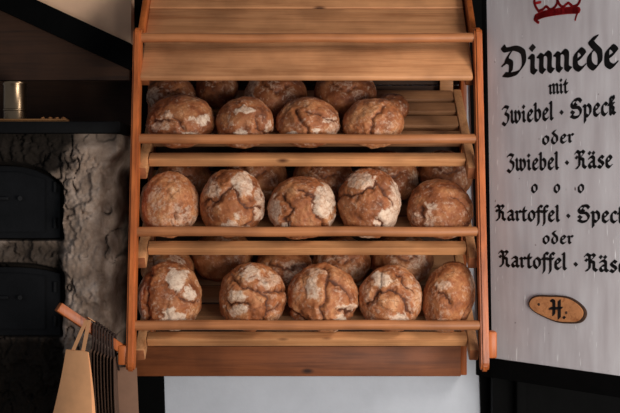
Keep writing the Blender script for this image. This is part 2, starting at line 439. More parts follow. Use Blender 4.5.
def loaf(name, px, w, shelf, tilt, seed, patches, cracks, sub=6, hz=.78, depth=1.0, spin=0.0, tone=.5, back=False, dust=.2, umin=None, hy=1.0, roll=0.0, nlift=0, ytop=None):
    """one round loaf resting on its shelf; patches and cracks are laid on the crust of its upper side"""
    D, faces = ico(sub); r = np.random.default_rng(seed); off = r.uniform(0, 60, 3)
    R = np.array(Matrix.Rotation(roll, 3, 'Y') @ Matrix.Rotation(math.radians(tilt), 3, 'X') @ Matrix.Rotation(spin, 3, 'Z'))
    V = D@R.T                                        # directions in the standing pose
    warp = np.stack([fbm(D*2.2+off+k*9, 4) for k in range(3)], 1)
    q2 = np.stack([V[:, 0], V[:, 2]], 1)*1.0+warp[:, [0, 2]]*.13
    front = sst(.25, -.1, V[:, 1])
    flour = np.zeros(len(D)); lump = np.zeros(len(D))
    for (a, b, ra, rb, st) in patches:
        e = np.sqrt(((q2[:, 0]-a)/ra)**2+((q2[:, 1]-b)/rb)**2)+.35*fbm(D*6+off+a*7, 3)
        m = sst(1.15, .75, e)*front
        flour = np.maximum(flour, m*st); lump = np.maximum(lump, m*min(1, st))
    crack = np.zeros(len(D)); groove = np.zeros(len(D)); lip = np.zeros(len(D))
    for poly in cracks:
        d = seg_dist(q2, poly); wdt = .042*(1+.8*fbm(D*5+off, 2))
        crack = np.maximum(crack, sst(1.0, .35, d/np.maximum(wdt, .012))*front)
        groove = np.maximum(groove, sst(.16, .0, d)*front)
        lip = np.maximum(lip, np.exp(-((d-.15)/.06)**2)*front)
    # random plates all round
    K = 13; S = r.normal(size=(K, 3)); S /= np.linalg.norm(S, axis=1)[:, None]
    qw = D+warp*.22
    dist = np.sqrt(((qw[:, None, :]-S[None])**2).sum(2)); srt = np.sort(dist, 1); idx = dist.argmin(1)
    e = srt[:, 1]-srt[:, 0]; hp = r.uniform(-.02, .022, K)[idx]*sst(0, .16, e)
    up = sst(-.25, .1, D[:, 2])
    vcr = sst(.045, .01, e)*up*(.75 if not cracks else .45)*sst(-.05, .25, fbm(D*2.5+off+31, 2)+.05)
    vgr = sst(.13, 0, e)*up*.5
    fp = (r.uniform(0, 1, K) < (.25 if back else .3))*r.uniform(.25, .75, K)
    flour = np.maximum(flour, fp[idx]*sst(.02, .14, e)*up*(.8 if not front.max() < 0 else 1)*(1-.7*front*(not back)))
    rim = dust*sst(-.35, .55, fbm(D*2.4+off+70, 3)+.25)
    flour = np.clip(np.maximum(flour, rim+.04), 0, 1)*(1-.8*crack)
    bare = np.clip((1-lump)*groove*.9+.25*vgr, 0, 1)
    rad = 1+.045*fbm(D*1.3+off, 2)+.028*fbm(D*3.4+off+5, 3)+.010*fbm(D*11+off, 3)+hp+.016*lump-.055*groove*depth-.035*crack*depth+.018*lip-.018*vgr-.02*vcr
    W = w/2/F*(4.19 if not back else 4.4)
    pos = D*rad[:, None]*np.array([W, W*hy, W*hz]); neg = pos[:, 2] < 0
    pos[neg, 2] *= .80
    fl = -W*hz*.58; low = pos[:, 2] < fl; pos[low, 2] = fl+(pos[low, 2]-fl)*.25
    Wv = pos@R.T
    if ytop is not None:      # height on the shelf: stretch the loaf a little across its tilt
        ks_ = loaf_fit(pos, R, shelf, px, W, ytop); pos = pos*np.array([1, ks_, ks_]); Wv = pos@R.T
    # keep the wanted width
    ext = Wv[:, 0].max()-Wv[:, 0].min(); k = 2*W/ext; pos *= k; Wv *= k
    n = -(Wv[:, 1]*NY+Wv[:, 2]*NZ).min()+.0005+nlift
    u = .1
    yd, zd = RAILS[shelf]
    x = None
    y0, z0 = SH[shelf]
    if not back:
        lo, hi = -.05, .4
        for _ in range(26):
            m = (lo+hi)/2; yy = y0+UY*m+NY*n; zz = z0+UZ*m+NZ*n
            dd = np.hypot(Wv[:, 1]+yy-yd, Wv[:, 2]+zz-zd).min()
            inside = (yy < yd+.02)
            if dd < .0202 or inside: lo = m
            else: hi = m
        u = hi
        yy = y0+UY*u+NY*n; x = (px-CX)/F*(yy-CAMY); x -= (Wv[:, 0].max()+Wv[:, 0].min())/2
        loc = np.array([x, yy, z0+UZ*u+NZ*n])
    else:
        u = umin or .25
        loc = np.array([0, y0+UY*u+NY*n, z0+UZ*u+NZ*n]); loc[0] = (px-CX)/F*(loc[1]-CAMY)
    def tree(): return BVHTree.FromPolygons((Wv+loc).tolist(), faces)
    for q in range(70):
        t = tree()
        if not any(t.overlap(o_) for o_ in LEN.get(shelf, [])): break
        if back and Wv[:, 1].max()+loc[1] < .545 and q < 45:
            loc = loc+np.array([0, UY, UZ])*.004
            loc[0] = (px-CX)/F*(loc[1]-CAMY)
        else:
            Wv[:, 0] *= .985 if not back else .97; pos = Wv@R
    LEN.setdefault(shelf, []).append(t)
    me = bpy.data.meshes.new(name)
    me.from_pydata(pos.tolist(), [], faces)
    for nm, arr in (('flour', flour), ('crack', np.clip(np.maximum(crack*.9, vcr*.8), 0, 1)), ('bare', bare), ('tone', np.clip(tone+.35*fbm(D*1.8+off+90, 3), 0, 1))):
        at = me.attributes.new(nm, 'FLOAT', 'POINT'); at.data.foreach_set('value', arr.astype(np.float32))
    for p in me.polygons: p.use_smooth = True
    me.materials.append(m_crust)
    o = bpy.data.objects.new(name, me); C.objects.link(o)
    o.location = loc.tolist(); o.rotation_euler = Matrix(R.tolist()).to_euler()
    if back: print('back loaf', shelf, px, 'ymax', round(float((Wv[:, 1]+loc[1]).max()), 3))
    return o
RAILS = []  # rail axes, front to back and height
for py in (139, 231.5, 325):
    Y = .07
    for _ in range(5): z = P(310, py, Y).z; Y = barY(z)
    RAILS.append((Y-.004, z))
G = ['loaves along the rail of the top shelf', 'loaves along the rail of the middle shelf', 'loaves along the rail of the bottom shelf']
FRONT = [
 # shelf, centre px, width px, tilt, params, label, patches, cracks
 (0, 180.5, 70, 44, dict(hz=.74), 'broad dark brown loaf at the left end of the top shelf, floury low front',
  [(-.5, -.05, .38, .26, .6), (-.33, .33, .16, .12, .6), (.3, -.5, .42, .17, 1.0), (.64, .12, .26, .2, .8)], [[(-.2, .3), (.05, .05), (.1, -.25)], [(-.75, .1), (-.2, .15)]]),
 (0, 245, 58, 46, dict(hz=.86), 'narrower chestnut loaf with a pale flour bar across its top, second on the top shelf',
  [(0, .45, .36, .13, .8), (-.1, -.3, .24, .2, .95), (.82, -.15, .12, .2, .7), (-.35, .0, .2, .08, .5)], [[(.4, .3), (.45, -.3)], [(.45, -.32), (1, -.35)]]),
 (0, 308, 65, 46, dict(hz=.8), 'third top shelf loaf, bent crack down its middle and floury right side',
  [(-.5, -.4, .17, .15, 1.0), (.27, -.25, .15, .16, .95), (.62, .18, .3, .12, .8), (.8, -.2, .22, .45, .6)], [[(-.4, .5), (-.27, .2), (-.07, -.1), (0, -.6)], [(-.05, .45), (.5, .3), (.9, .05)]]),
 (0, 373.5, 62, 46, dict(hz=.78), 'smooth orange loaf with a split crown at the right end of the top shelf row',
  [(.4, -.1, .42, .45, .32), (.86, -.5, .12, .16, .9), (-.5, .1, .15, .3, .25)], [[(.35, .7), (.3, .5), (-.1, .3), (-.2, -.3)]]),
 (1, 169.5, 59, 64, dict(hz=.86, dust=.35), 'smooth pale dusty loaf without splits at the left end of the middle shelf',
  [(-.35, .3, .45, .4, .42), (.55, -.35, .3, .45, .5), (0, -.1, .7, .6, .25)], [[(.28, -.3), (.34, -.42)]]),
 (1, 232.5, 66, 62, dict(hz=.84), 'lumpy burst loaf with two floury lobes on top, second on the middle shelf',
  [(.35, .62, .34, .36, .8), (-.65, .48, .3, .3, .6), (.88, 0, .16, .6, .7), (-.1, -.6, .3, .18, .8), (.45, -.8, .35, .2, .9), (.2, -.3, .14, .12, .8)],
  [[(-.8, .1), (-.5, .18), (-.2, .38), (.08, .6)], [(.1, .5), (.3, .15), (.55, -.02), (.9, -.05)], [(.75, -.1), (.7, -.5), (.4, -.6)]]),
 (1, 302, 69, 60, dict(hz=.84), 'wide loaf with bare brown burst centre and white right shoulder, third on the middle shelf',
  [(.72, .32, .38, .55, .85), (-.82, -.1, .2, .6, .7), (-.5, -.62, .2, .2, .9), (.45, .0, .16, .14, 1.0), (.95, -.5, .2, .3, .9)],
  [[(-.1, .6), (.25, .5), (.4, .2), (.3, -.0), (.55, -.35), (.7, -.8)], [(-.6, .35), (-.3, .1), (-.5, -.3), (-.3, -.85)]]),
 (1, 369, 68, 66, dict(hz=.82), 'big round middle shelf loaf with white floury lower right and pale top',
  [(-.2, .65, .5, .28, .75), (.8, .1, .25, .6, .8), (.5, -.5, .38, .38, 1.0), (-.3, -.88, .5, .16, .7)],
  [[(-.95, .2), (-.3, .28), (.1, .5), (.25, .75)], [(.25, .7), (.5, .35), (.75, .0)], [(.15, -.35), (.35, -.5), (.4, -.95)]]),
 (1, 439.5, 65, 52, dict(hz=.84), 'reddish brown glossy loaf at the right end of the middle shelf beside the side bar',
  [(-.35, .25, .2, .14, .6), (-.42, -.3, .2, .32, .55), (.6, -.72, .28, .16, .85), (-.85, -.2, .12, .3, .5)], [[(-.6, .1), (-.75, -.3)], [(.3, .5), (.75, .3), (.9, 0)]]),
 (2, 169.5, 63, 58, dict(hz=.9), 'tall orange loaf with bold white flour patches at the left end of the bottom shelf',
  [(.25, .62, .38, .27, 1.0), (.68, .22, .17, .18, .95), (.15, -.6, .48, .34, 1.0), (-.82, -.1, .15, .65, .7)], [[(-.6, .7), (-.5, .2), (-.6, -.3), (-.55, -.9)], [(.3, .3), (.5, .1), (.9, -.05)]]),
 (2, 253, 67, 58, dict(hz=.92), 'deeply folded loaf with overlapping crust plates, second on the bottom shelf',
  [(.0, .75, .35, .2, .75), (.55, .5, .34, .22, .6), (-.4, .12, .32, .2, .8), (-.35, -.28, .32, .14, .8), (.65, -.65, .2, .3, .45)],
  [[(-.6, .55), (-.2, .42), (.2, .35), (.45, .05), (.42, -.4), (.2, -.9)], [(.35, .25), (.95, .22)], [(.5, -.3), (.9, -.2)], [(-.7, -.08), (-.1, -.1)]]),
 (2, 323, 70, 60, dict(hz=.88), 'cracked tan loaf with a fissure down its middle at the centre of the bottom shelf',
  [(-.3, .42, .2, .34, .75), (.5, -.62, .25, .3, 1.0), (.65, -.22, .3, .1, .8), (-.2, .78, .3, .14, .6), (-.75, .3, .2, .3, .35)],
  [[(.05, .95), (.2, .5), (.0, .05), (-.05, -.5), (-.2, -.95)], [(-1, -.25), (-.55, -.5), (-.3, -.9)], [(.15, .6), (.6, .45), (.75, .0)], [(.4, -.3), (.9, -.35)]]),
 (2, 390.5, 65, 60, dict(hz=.86, dust=.3), 'round tan loaf with two white patches, fourth on the bottom shelf',
  [(-.3, .62, .32, .25, .95), (.2, -.42, .28, .2, .95), (.72, .2, .28, .7, .4), (-.85, .3, .15, .4, .5), (-.5, -.7, .2, .2, .6)],
  [[(-.85, -.1), (-.5, .25), (.0, .36), (.4, .12), (.58, -.35)], [(.2, .8), (.45, .45), (.75, .3)]]),
 (2, 448.5, 53, 58, dict(hz=.95, hy=1.22, roll=.35, dust=.22), 'narrow reddish loaf leaning at the right end of the bottom shelf',
  [(-.3, .5, .25, .22, .6), (-.5, -.5, .4, .5, .35), (.82, .4, .14, .3, .6)], [[(.9, .1), (.5, -.6), (.3, -.9)], [(-.5, .3), (-.1, .1)]]),
]
TONE = [.22, .3, .35, .6, .85, .4, .45, .4, .25, .4, .62, .7, .78, .5]
TOPS = [94, 96, 96.5, 98, 171, 169, 176, 167, 178.5, 261, 262, 262, 264.5, 261]
for k, (sh, px, w, tl, kw, lab, pa, cr) in enumerate(FRONT):
    o = loaf('bread_loaf', px, w, sh, tl, 100+k, pa, cr, 6, ytop=TOPS[k], tone=TONE[k], **kw)
    tag(o, lab, 'bread', G[sh])
BACK = [
 (0, 171, 48, 'dim loaf at the back of the top shelf behind the leftmost loaf'),
 (0, 217, 50, 'floury loaf half hidden behind the gap between first and second top shelf loaves'),
 (0, 276, 62, 'dusty loaf at the back of the top shelf behind the second and third loaves'),
 (0, 345, 62, 'shadowed loaf at the back of the top shelf behind the third and fourth loaves'),
 (0, 392, 34, 'small shadowed loaf at the back of the top shelf beside the bare slats'),
 (1, 184, 56, 'shadowed loaf behind the smooth pale loaf on the middle shelf'),
 (1, 256, 62, 'shadowed loaf behind the second and third loaves of the middle shelf'),
 (1, 324, 62, 'brown loaf in the back row peeping between the third and fourth middle shelf loaves'),
 (1, 388, 60, 'orange loaf in the back row right of the big round middle shelf loaf'),
 (1, 445, 56, 'shadowed loaf behind the glossy loaf at the right end of the middle shelf'),
 (2, 168, 52, 'shadowed loaf at the back left end of the bottom shelf'),
 (2, 222, 60, 'bright floury loaf in the back row left of the deeply folded bottom shelf loaf'),
 (2, 284, 58, 'brown loaf in the back row between second and third bottom shelf loaves'),
 (2, 342, 58, 'tan loaf in the back row right above the cracked centre loaf of the bottom shelf'),
 (2, 402, 62, 'pale floury loaf in the back row behind the fourth bottom shelf loaf'),
]
GB = ['loaves at the back of the top shelf', 'loaves at the back of the middle shelf', 'loaves at the back of the bottom shelf']
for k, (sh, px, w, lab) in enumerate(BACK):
    o = loaf('bread_loaf', px, w, sh, 42, 300+k, [(-.2, .3, .4, .3, .35), (.5, .0, .3, .4, .3)], [[(-.5, .5), (0, .1), (.4, .3)]], 5, hz=.8, back=True, umin=.24, dust=.08, tone=(.0, .12, .4)[sh])  # low tone paints in the shade, darkest at the back of the top shelf
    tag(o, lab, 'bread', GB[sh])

# ------------------------------------------------------------------ sign panel on the right
D1 = 4.12
A0 = Vector(((490-CX)/F*D1, D1+CAMY, 0)); su = Vector((900/F, -1, 0)).normalized()
# su points right and toward the viewer
def sign_sz(px, py):
    """panel coordinates (along, height) of a pixel"""
    dx = (px-CX)/F
    # CAM + t*(dx,1) = A0 + s*su
    det = dx*(-su.y)+su.x
    bx, by = A0.x, A0.y-CAMY
    t = (bx*(-su.y)+su.x*by)/det
    s = (dx*by-bx)/(su.x-dx*su.y)
    return s, CAMZ-(py-CY)/F*t
sn = Vector((su.y, -su.x, 0))            # out of the painted face
if sn.y > 0: sn = -sn
def sign_pt(s, z, out=0.0): return A0+su*s+Vector((0, 0, z))+sn*out
def sign_px(px, py, out=0.0): return sign_pt(*sign_sz(px, py), out)
sign = thing('menu_board', 'white painted menu board with black blackletter writing in a black frame', 'sign', A0+Vector((0, 0, .85)))
s_r = .68
sTL, zTL = sign_sz(485.3, -60); sBL, zBL = sign_sz(491.6, 358)
bm = bmesh.new(); th = .025
add_prism(bm, [sign_pt(sTL, zTL), sign_pt(s_r, zTL), sign_pt(s_r, zBL), sign_pt(sBL, zBL)], -sn*th, .002)
part('board', bm, m_panel, sign, 'white painted board, scratched')
def bar_between(a, b, w, t, out=.004):
    (s0, z0), (s1, z1) = a, b
    d = Vector((s1-s0, z1-z0)).normalized(); n2 = Vector((-d.y, d.x))*w
    pts = [sign_pt(s0, z0, out), sign_pt(s1, z1, out), sign_pt(s1+n2.x, z1+n2.y, out), sign_pt(s0+n2.x, z0+n2.y, out)]
    return add_prism(bmesh.new(), pts, -sn*t, .003)
part('frame_stile', bar_between((sTL, zTL), (sBL, zBL-.07), -.022, .045), m_black, sign, 'black edge stile')
sRL, zR0 = sign_sz(476, 357)
part('frame_rail', bar_between((sRL, zBL-.072), (s_r, zBL-.072), .072, .05), m_black, sign, 'black bottom rail')

# broad nib lettering: glyph skeletons, x-height 1
GL = {
 'n': (.86, [[(.06, .88), (.2, .8), (.2, .16), (.34, .03)], [(.22, .74), (.46, .97), (.62, .82), (.62, .16), (.78, .03)]]),
 'm': (1.28, [[(.06, .88), (.2, .8), (.2, .16), (.34, .03)], [(.22, .74), (.46, .97), (.62, .82), (.62, .16), (.74, .03)], [(.64, .74), (.88, .97), (1.04, .82), (1.04, .16), (1.2, .03)]]),
 'i': (.46, [[(.06, .88), (.2, .8), (.2, .16), (.36, .03)], [(.12, 1.40), (.26, 1.24)]]),
 'e': (.70, [[(.62, .14), (.42, .0), (.2, .18), (.2, .74), (.42, .97), (.6, .72), (.26, .46)]]),
 'd': (.80, [[(.5, 1.52), (.22, 1.38), (.36, 1.12), (.64, .78), (.66, .26), (.42, .0), (.18, .22), (.18, .64), (.4, .92)]]),
 'o': (.80, [[(.42, .97), (.18, .74), (.18, .24), (.42, .0), (.66, .26), (.66, .74), (.42, .97)]]),
 't': (.58, [[(.3, 1.3), (.24, 1.1), (.24, .16), (.4, .02), (.52, .1)], [(.04, .9), (.5, .94)]]),
 'a': (.84, [[(.16, .84), (.4, .97), (.6, .8), (.6, .16), (.78, .03)], [(.58, .58), (.3, .48), (.16, .28), (.24, .06), (.42, .06), (.58, .26)]]),
 's': (.70, [[(.6, .84), (.4, .97), (.2, .76), (.3, .56), (.52, .42), (.58, .2), (.38, .0), (.14, .12)]]),
 'c': (.66, [[(.6, .84), (.42, .97), (.2, .74), (.2, .2), (.42, .0), (.6, .12)]]),
 'l': (.46, [[(.1, 1.46), (.22, 1.4), (.22, .16), (.38, .02)]]),
 'b': (.82, [[(.1, 1.46), (.22, 1.4), (.22, .16), (.44, .0), (.66, .22), (.66, .7), (.46, .94), (.26, .74)]]),
 'k': (.70, [[(.24, 1.42), (.24, .16), (.36, .02)], [(.24, 1.3), (.48, 1.46), (.52, 1.2), (.3, 1.02)], [(.06, .84), (.54, .88)], [(.28, .66), (.5, .5), (.48, .16), (.64, .04)]]),
 'p': (.86, [[(.06, .92), (.2, .8), (.2, -.46)], [(.22, .74), (.46, .97), (.68, .74), (.68, .24), (.46, .02), (.26, .12)]]),
 'r': (.60, [[(.06, .88), (.2, .8), (.2, .16), (.34, .03)], [(.22, .72), (.42, .94), (.56, .84)]]),
 'w': (1.22, [[(.12, 1.06), (.2, .86), (.2, .2), (.38, .02), (.58, .2)], [(.52, 1.0), (.6, .84), (.6, .2), (.78, .0), (1.02, .24), (1.02, .7), (.84, .98)]]),
 'f': (.54, [[(.62, 1.36), (.48, 1.48), (.28, 1.28), (.28, -.1), (.2, -.4)], [(.04, .9), (.54, .94)]]),
 'Z': (.82, [[(.08, 1.36), (.3, 1.5), (.64, 1.36), (.34, .9), (.66, .66), (.64, .2), (.36, -.16), (.06, .04)]]),
 'S': (1.22, [[(1.06, 1.3), (.86, 1.52), (.4, 1.46), (.16, 1.16), (.3, .86), (.8, .82), (1.04, .5), (.92, .12), (.5, -.02), (.12, .14)], [(.56, 1.3), (.44, 1.14), (.62, .98)], [(.14, .52), (.4, .34)]]),
 'K': (1.12, [[(.02, 1.34), (.16, 1.5), (.44, 1.36), (.66, 1.5), (.84, 1.34)], [(.38, 1.36), (.38, .2), (.12, .02)], [(.44, .9), (.78, 1.26)], [(.44, .86), (.74, .74), (.76, .2), (1.0, .02)], [(.06, 1.0), (.2, .9)]]),
 'D': (1.42, [[(.02, 1.54), (.16, 1.36), (.7, 1.4), (1.1, 1.16), (1.16, .56), (.88, .12), (.44, .0), (.1, .04)], [(.44, 1.2), (.22, .82), (.46, .62), (.44, .16)], [(.04, .58), (.3, .74)]]),
 'H': (1.0, [[(.1, 1.46), (.3, 1.3), (.3, .16)], [(.72, 1.46), (.72, -.1)], [(.0, .72), (.9, .8)]]),
 '.': (.36, [[(.10, .16), (.24, .02)]]),
 '-': (.7, [[(.26, .62), (.44, .42)]]),
 ' ': (.40, []),
 '"': (0, [[(.14, 1.36), (.26, 1.22)], [(.50, 1.36), (.62, 1.22)]]),
}
def smooth_line(pts, n=5):
    if len(pts) < 3: return pts
    out = []
    for i in range(len(pts)-1):
        p0, p1, p2, p3 = (Vector(pts[max(i-1, 0)]), Vector(pts[i]), Vector(pts[i+1]), Vector(pts[min(i+2, len(pts)-1)]))
        for k in range(n):
            t = k/n; cr = .5*((2*p1)+(p2-p0)*t+(2*p0-5*p1+4*p2-p3)*t*t+(3*p1-p0-3*p2+p3)*t**3)
            li = p1.lerp(p2, t); out.append(li.lerp(cr, .75))
    out.append(Vector(pts[-1])); return out
def hull(pts):
    pts = sorted(set((round(p[0], 6), round(p[1], 6)) for p in pts))
    def half(ps):
        h = []
        for p in ps:
            while len(h) >= 2 and (h[-1][0]-h[-2][0])*(p[1]-h[-2][1])-(h[-1][1]-h[-2][1])*(p[0]-h[-2][0]) <= 0: h.pop()
            h.append(p)
        return h
    a, b = half(pts), half(pts[::-1]); return a[:-1]+b[:-1]
def nib_poly(pts, nib):
    """convex pieces of a stroke drawn with a nib polygon"""
    for a, b in zip(pts, pts[1:]):
        yield hull([(a[0]+n[0], a[1]+n[1]) for n in nib]+[(b[0]+n[0], b[1]+n[1]) for n in nib])
NIB = [(.085, .085), (.055, .11), (-.085, -.045), (-.10, -.08), (-.07, -.11)]
NIB = [(x*1.3, y*1.25) for x, y in NIB]
def write(text, p0, p1, xh, name, label, pos=sign_sz, put=sign_pt, parent=sign, mat=None, nib=NIB, out=.0012, track=0.0):
    """one line of lettering from pixel p0 to p1 along its baseline; xh = x-height in pixels"""
    (s0, z0), (s1, z1) = pos(*p0), pos(*p1); zx = pos(p0[0], p0[1]-xh)[1]-z0
    adv = sum(GL[c][0]+track for c in text)-track
    ks = (s1-s0)/adv; bm = bmesh.new(); x = 0; o = None
    for c in text+' ':
        if c == ' ' and len(bm.verts):
            o = part(name, bm, mat or m_ink, parent, label, smooth=False); bm = bmesh.new()
        a, strokes = GL[c]
        for st in strokes:
            for poly in nib_poly(smooth_line(st), nib):
                if len(poly) < 3: continue
                vs = []
                for (u, v) in poly:
                    uu = x+u; s = s0+uu*ks; z = z0+(z1-z0)*(uu/adv)+v*zx
                    vs.append(bm.verts.new(put(s, z, out)))
                try: bm.faces.new(vs)
                except ValueError: pass
        x += a+(track if a else 0)
    bm.free()
    return o
write('Dinnede', (503, 75.5), (618.5, 66), 18.5, 'lettering', None)
write('mit', (549, 94), (568.5, 92.5), 9.5, 'lettering', None)
write('Zwiebel - Speck', (502.5, 123.5), (616, 114), 11.0, 'lettering', None, track=.02)
write('oder', (542, 144.5), (574, 142), 8.2, 'lettering', None, track=.1)
write('Zwiebel - K"ase', (507.5, 170.5), (613, 167), 10.5, 'lettering', None, track=.02)
for x in (534.5, 557, 581):
    write('o', (x-3.4, 192.5), (x+3.6, 192.3), 8.0, 'lettering', None)
write('Kartoffel - Speck', (496, 220), (626, 222.5), 9.7, 'lettering', None, track=.02)
write('oder', (542.5, 243.5), (573.5, 243.5), 7.8, 'lettering', None, track=.1)
write('Kartoffel - K"ase', (499.5, 266), (627, 272.5), 10.0, 'lettering', None, track=.02)
# red crown: curved band and loops
def ring_nib(r): return [(r*math.cos(a), r*math.sin(a)) for a in [2*math.pi*k/8 for k in range(8)]]
bm = bmesh.new()
def paint(pts, r0, out=.0012):
    pts = smooth_line(pts, 8); sz = [sign_sz(*p) for p in pts]
    for a, b in zip(sz, sz[1:]):
        poly = hull([(a[0]+n[0], a[1]+n[1]) for n in ring_nib(r0)]+[(b[0]+n[0], b[1]+n[1]) for n in ring_nib(r0)])
        bm.faces.new([bm.verts.new(sign_pt(p[0], p[1], out)) for p in poly])
paint([(537, 17), (545, 14), (556, 12), (568, 10.5), (578, 10.3)], .0125)
paint([(536, 16), (535, 19.5), (538.5, 22.5)], .0055)
paint([(578.5, 11), (576.5, 16), (575.5, 20)], .0035)
for pts in ([(539, 11.5), (536, 7), (534.5, 2), (536, -4), (541, -7)], [(539, 11), (543, 9.5), (546.5, 6.5), (550, 9.5), (554, 8), (557, 4), (557.5, -2), (553, -7)],
            [(557.5, 0), (560, 5), (563.5, 6.8), (568.5, 3), (573, 6.5), (577.5, 5), (580, 1), (579.5, -5), (575, -9)], [(536, 3.2), (540.5, 2.2)], [(541, -7), (557, -12), (575, -9)]):
    paint(pts, .005)
part('emblem', bm, m_red, sign, 'red painted crown', smooth=False)

# ------------------------------------------------------------------ wooden slice plaque
pl = thing('wooden_plaque', 'oval branch slice with dark bark rim and a black letter H on the menu board', 'plaque', sign_px(558, 309, .001))
outline = [(530, 303), (533, 297.5), (540, 295), (550, 295.2), (562, 295.5), (572, 297.5), (581, 303), (587, 310), (587, 317), (582, 322.5), (573, 323.5), (560, 322.5), (549, 318.5), (538, 313), (532, 308)]
cx = sum(p[0] for p in outline)/len(outline); cy = sum(p[1] for p in outline)/len(outline)
def smooth_loop(pts, n=4):
    out = []; m = len(pts)
    for i in range(m):
        p0, p1, p2, p3 = [Vector(pts[(i+k) % m]) for k in (-1, 0, 1, 2)]
        for k in range(n):
            t = k/n; out.append(.5*((2*p1)+(p2-p0)*t+(2*p0-5*p1+4*p2-p3)*t*t+(3*p1-p0-3*p2+p3)*t**3))
    return out
sm = smooth_loop(outline)
bm = bmesh.new(); add_prism(bm, [sign_px(p[0], p[1], .0005) for p in sm], sn*.012, .002)
part('bark', bm, m_bark, pl, 'dark bark rim')
bm = bmesh.new(); add_prism(bm, [sign_px(cx+(p[0]-cx)*.93, cy+(p[1]-cy)*.88, .0115) for p in sm], sn*.003)
part('face', bm, m_slice, pl)
write('H', (553, 316), (566, 317), 11, 'lettering', None, parent=pl, out=.0160)
write('.', (565.5, 318), (569, 318.2), 9, 'lettering', None, parent=pl, out=.0160)
for (hx, hy_) in ((541.5, 304.2), (569, 312.5)):
    bm = bmesh.new(); c = sign_px(hx, hy_, .0150); bmesh.ops.create_cone(bm, cap_ends=True, segments=12, radius1=.006, radius2=.004, depth=.003, matrix=Matrix.Translation(c) @ frame_z(sn).to_4x4())
    part('knot', bm, m_bark, pl, 'dark knot in the cut face')

# ------------------------------------------------------------------ oven on the left
OY = .26
oven = thing('masonry_oven', 'grey rough plastered masonry oven with two black iron doors', 'oven', (-1.1, .45, 0))
def oven_body():
    xs = np.arange(-1.62, -.7255, .0045); 
    zlo, zhi = .55, P(0, 131, OY).z
    zs = np.arange(zlo, zhi+.003, .0045)
    X, Z = np.meshgrid(xs, zs); sh = X.shape
    p = np.stack([X.ravel(), np.zeros(X.size), Z.ravel()], 1)
    px = CX+p[:, 0]*F/(OY-CAMY); py = CY-(p[:, 2]-CAMZ)*F/(OY-CAMY)
    wx = px+5*fbm(p*7, 3); wy = py+5*fbm(p*7+40, 3)
    h = .012*fbm(p*5, 3)+.016*np.abs(fbm(p*np.array([20, 1, 15])+9, 4))+.014*sst(-.02, .10, fbm(p*np.array([13, 1, 9])+55, 4))+.010*np.abs(fbm(p*42, 3))
    # swollen column, rounded towards its right edge, overhang at the top right
    edge = 118-1.5*sst(230, 300, wy)
    h -= .05*sst(101, 106, wx+3*fbm(p*30, 2))*sst(160, 185, wy)+.28*sst(edge-9, edge+3, wx)**2
    h += .025*np.exp(-((wx-92)/22)**2)+.03*np.exp(-((wx-112)/12)**2-((wy-150)/14)**2)
    h += .02*sst(162, 150, wy)
    # lower left is set back and broken up
    h -= .05*sst(70, 56, wx)*sst(232, 248, wy)
    # recesses of the doors
    def door(y0, y1, arch):
        top = y0+arch*np.clip((px+2)/66, 0, 1)**3
        return sst(64, 60, wx*.3+px*.7)*sst(top-2, top+2, py)*sst(y1+2, y1-2, py)
    dm = np.maximum(door(163, 240, 24), door(264, 337, 10))
    h = h*(1-dm)-.085*dm
    # cracks: lines of flaking plaster
    cell = np.abs(fbm(p*np.array([9, 1, 5])+3, 3)); crk = sst(.05, .01, cell)*sst(.0, .2, fbm(p*4+77, 2)+.15)
    h -= .02*crk
    ridge = sst(.06, .0, np.abs(wx-104-.03*(wy-200)))
    soot_shade = np.clip(np.maximum(.85*sst(70, 58, wx)*sst(228, 250, wy), .72*sst(82, 44, wx)*sst(200, 180, wy))+.35*sst(156, 138, wy)+.55*sst(92, 66, wx)*sst(176, 164, wy)+.9*sst(edge-3, edge+1, wx)*sst(165, 178, wy)+.75*sst(325, 395, wy)+dm, 0, 1)  # soot, plus shade painted into the gap at the column's right edge
    soot_shade = np.clip(soot_shade+.25*sst(.1, .5, fbm(p*5+20, 3)), 0, 1)
    h = np.clip(h, -.22, .055-.02*sst(150, 138, py))
    bul = (.030*sst(176, 150, wy)-.004+.010*fbm(p*9+5, 3)*sst(80, 120, px))*sst(92, 119, px)
    V = [(x+b_, OY-d, z) for (x, _, z), d, b_ in zip(p, h, bul)]
    ny, nx = sh; faces = [(i*nx+j, i*nx+j+1, (i+1)*nx+j+1, (i+1)*nx+j) for i in range(ny-1) for j in range(nx-1)]
    # close to a solid: rim to a back plane, plinth to the floor
    rim = [j for j in range(nx)]+[i*nx+nx-1 for i in range(1, ny)]+[(ny-1)*nx+j for j in range(nx-2, -1, -1)]+[i*nx for i in range(ny-2, 0, -1)]
    b0 = len(V); V += [(V[r][0], .49, V[r][2]) for r in rim]; m = len(rim)
    faces += [(rim[k], rim[(k+1) % m], b0+(k+1) % m, b0+k) for k in range(m)]; faces.append(tuple(b0+k for k in range(m)))
    me = bpy.data.meshes.new('body'); off = oven.location
    me.from_pydata([(x-off.x, y-off.y, z-off.z) for x, y, z in V], [], faces)
    for nm, arr in (('soot_shade', soot_shade), ('crack', np.clip(crk*.8, 0, 1))):
        a = np.zeros(len(V), np.float32); a[:len(arr)] = arr
        at = me.attributes.new(nm, 'FLOAT', 'POINT'); at.data.foreach_set('value', a)
    me.materials.append(m_oven)
    bm = bmesh.new(); bm.from_mesh(me); bmesh.ops.recalc_face_normals(bm, faces=bm.faces); bm.to_mesh(me); bm.free()
    for q in me.polygons: q.use_smooth = True
    o = bpy.data.objects.new('body', me); C.objects.link(o); o.parent = oven
    return o
oven_body()
part('plinth', boxb((-1.62, OY+.03, 0), (-.74, .49, .56), .01), m_oven, oven)
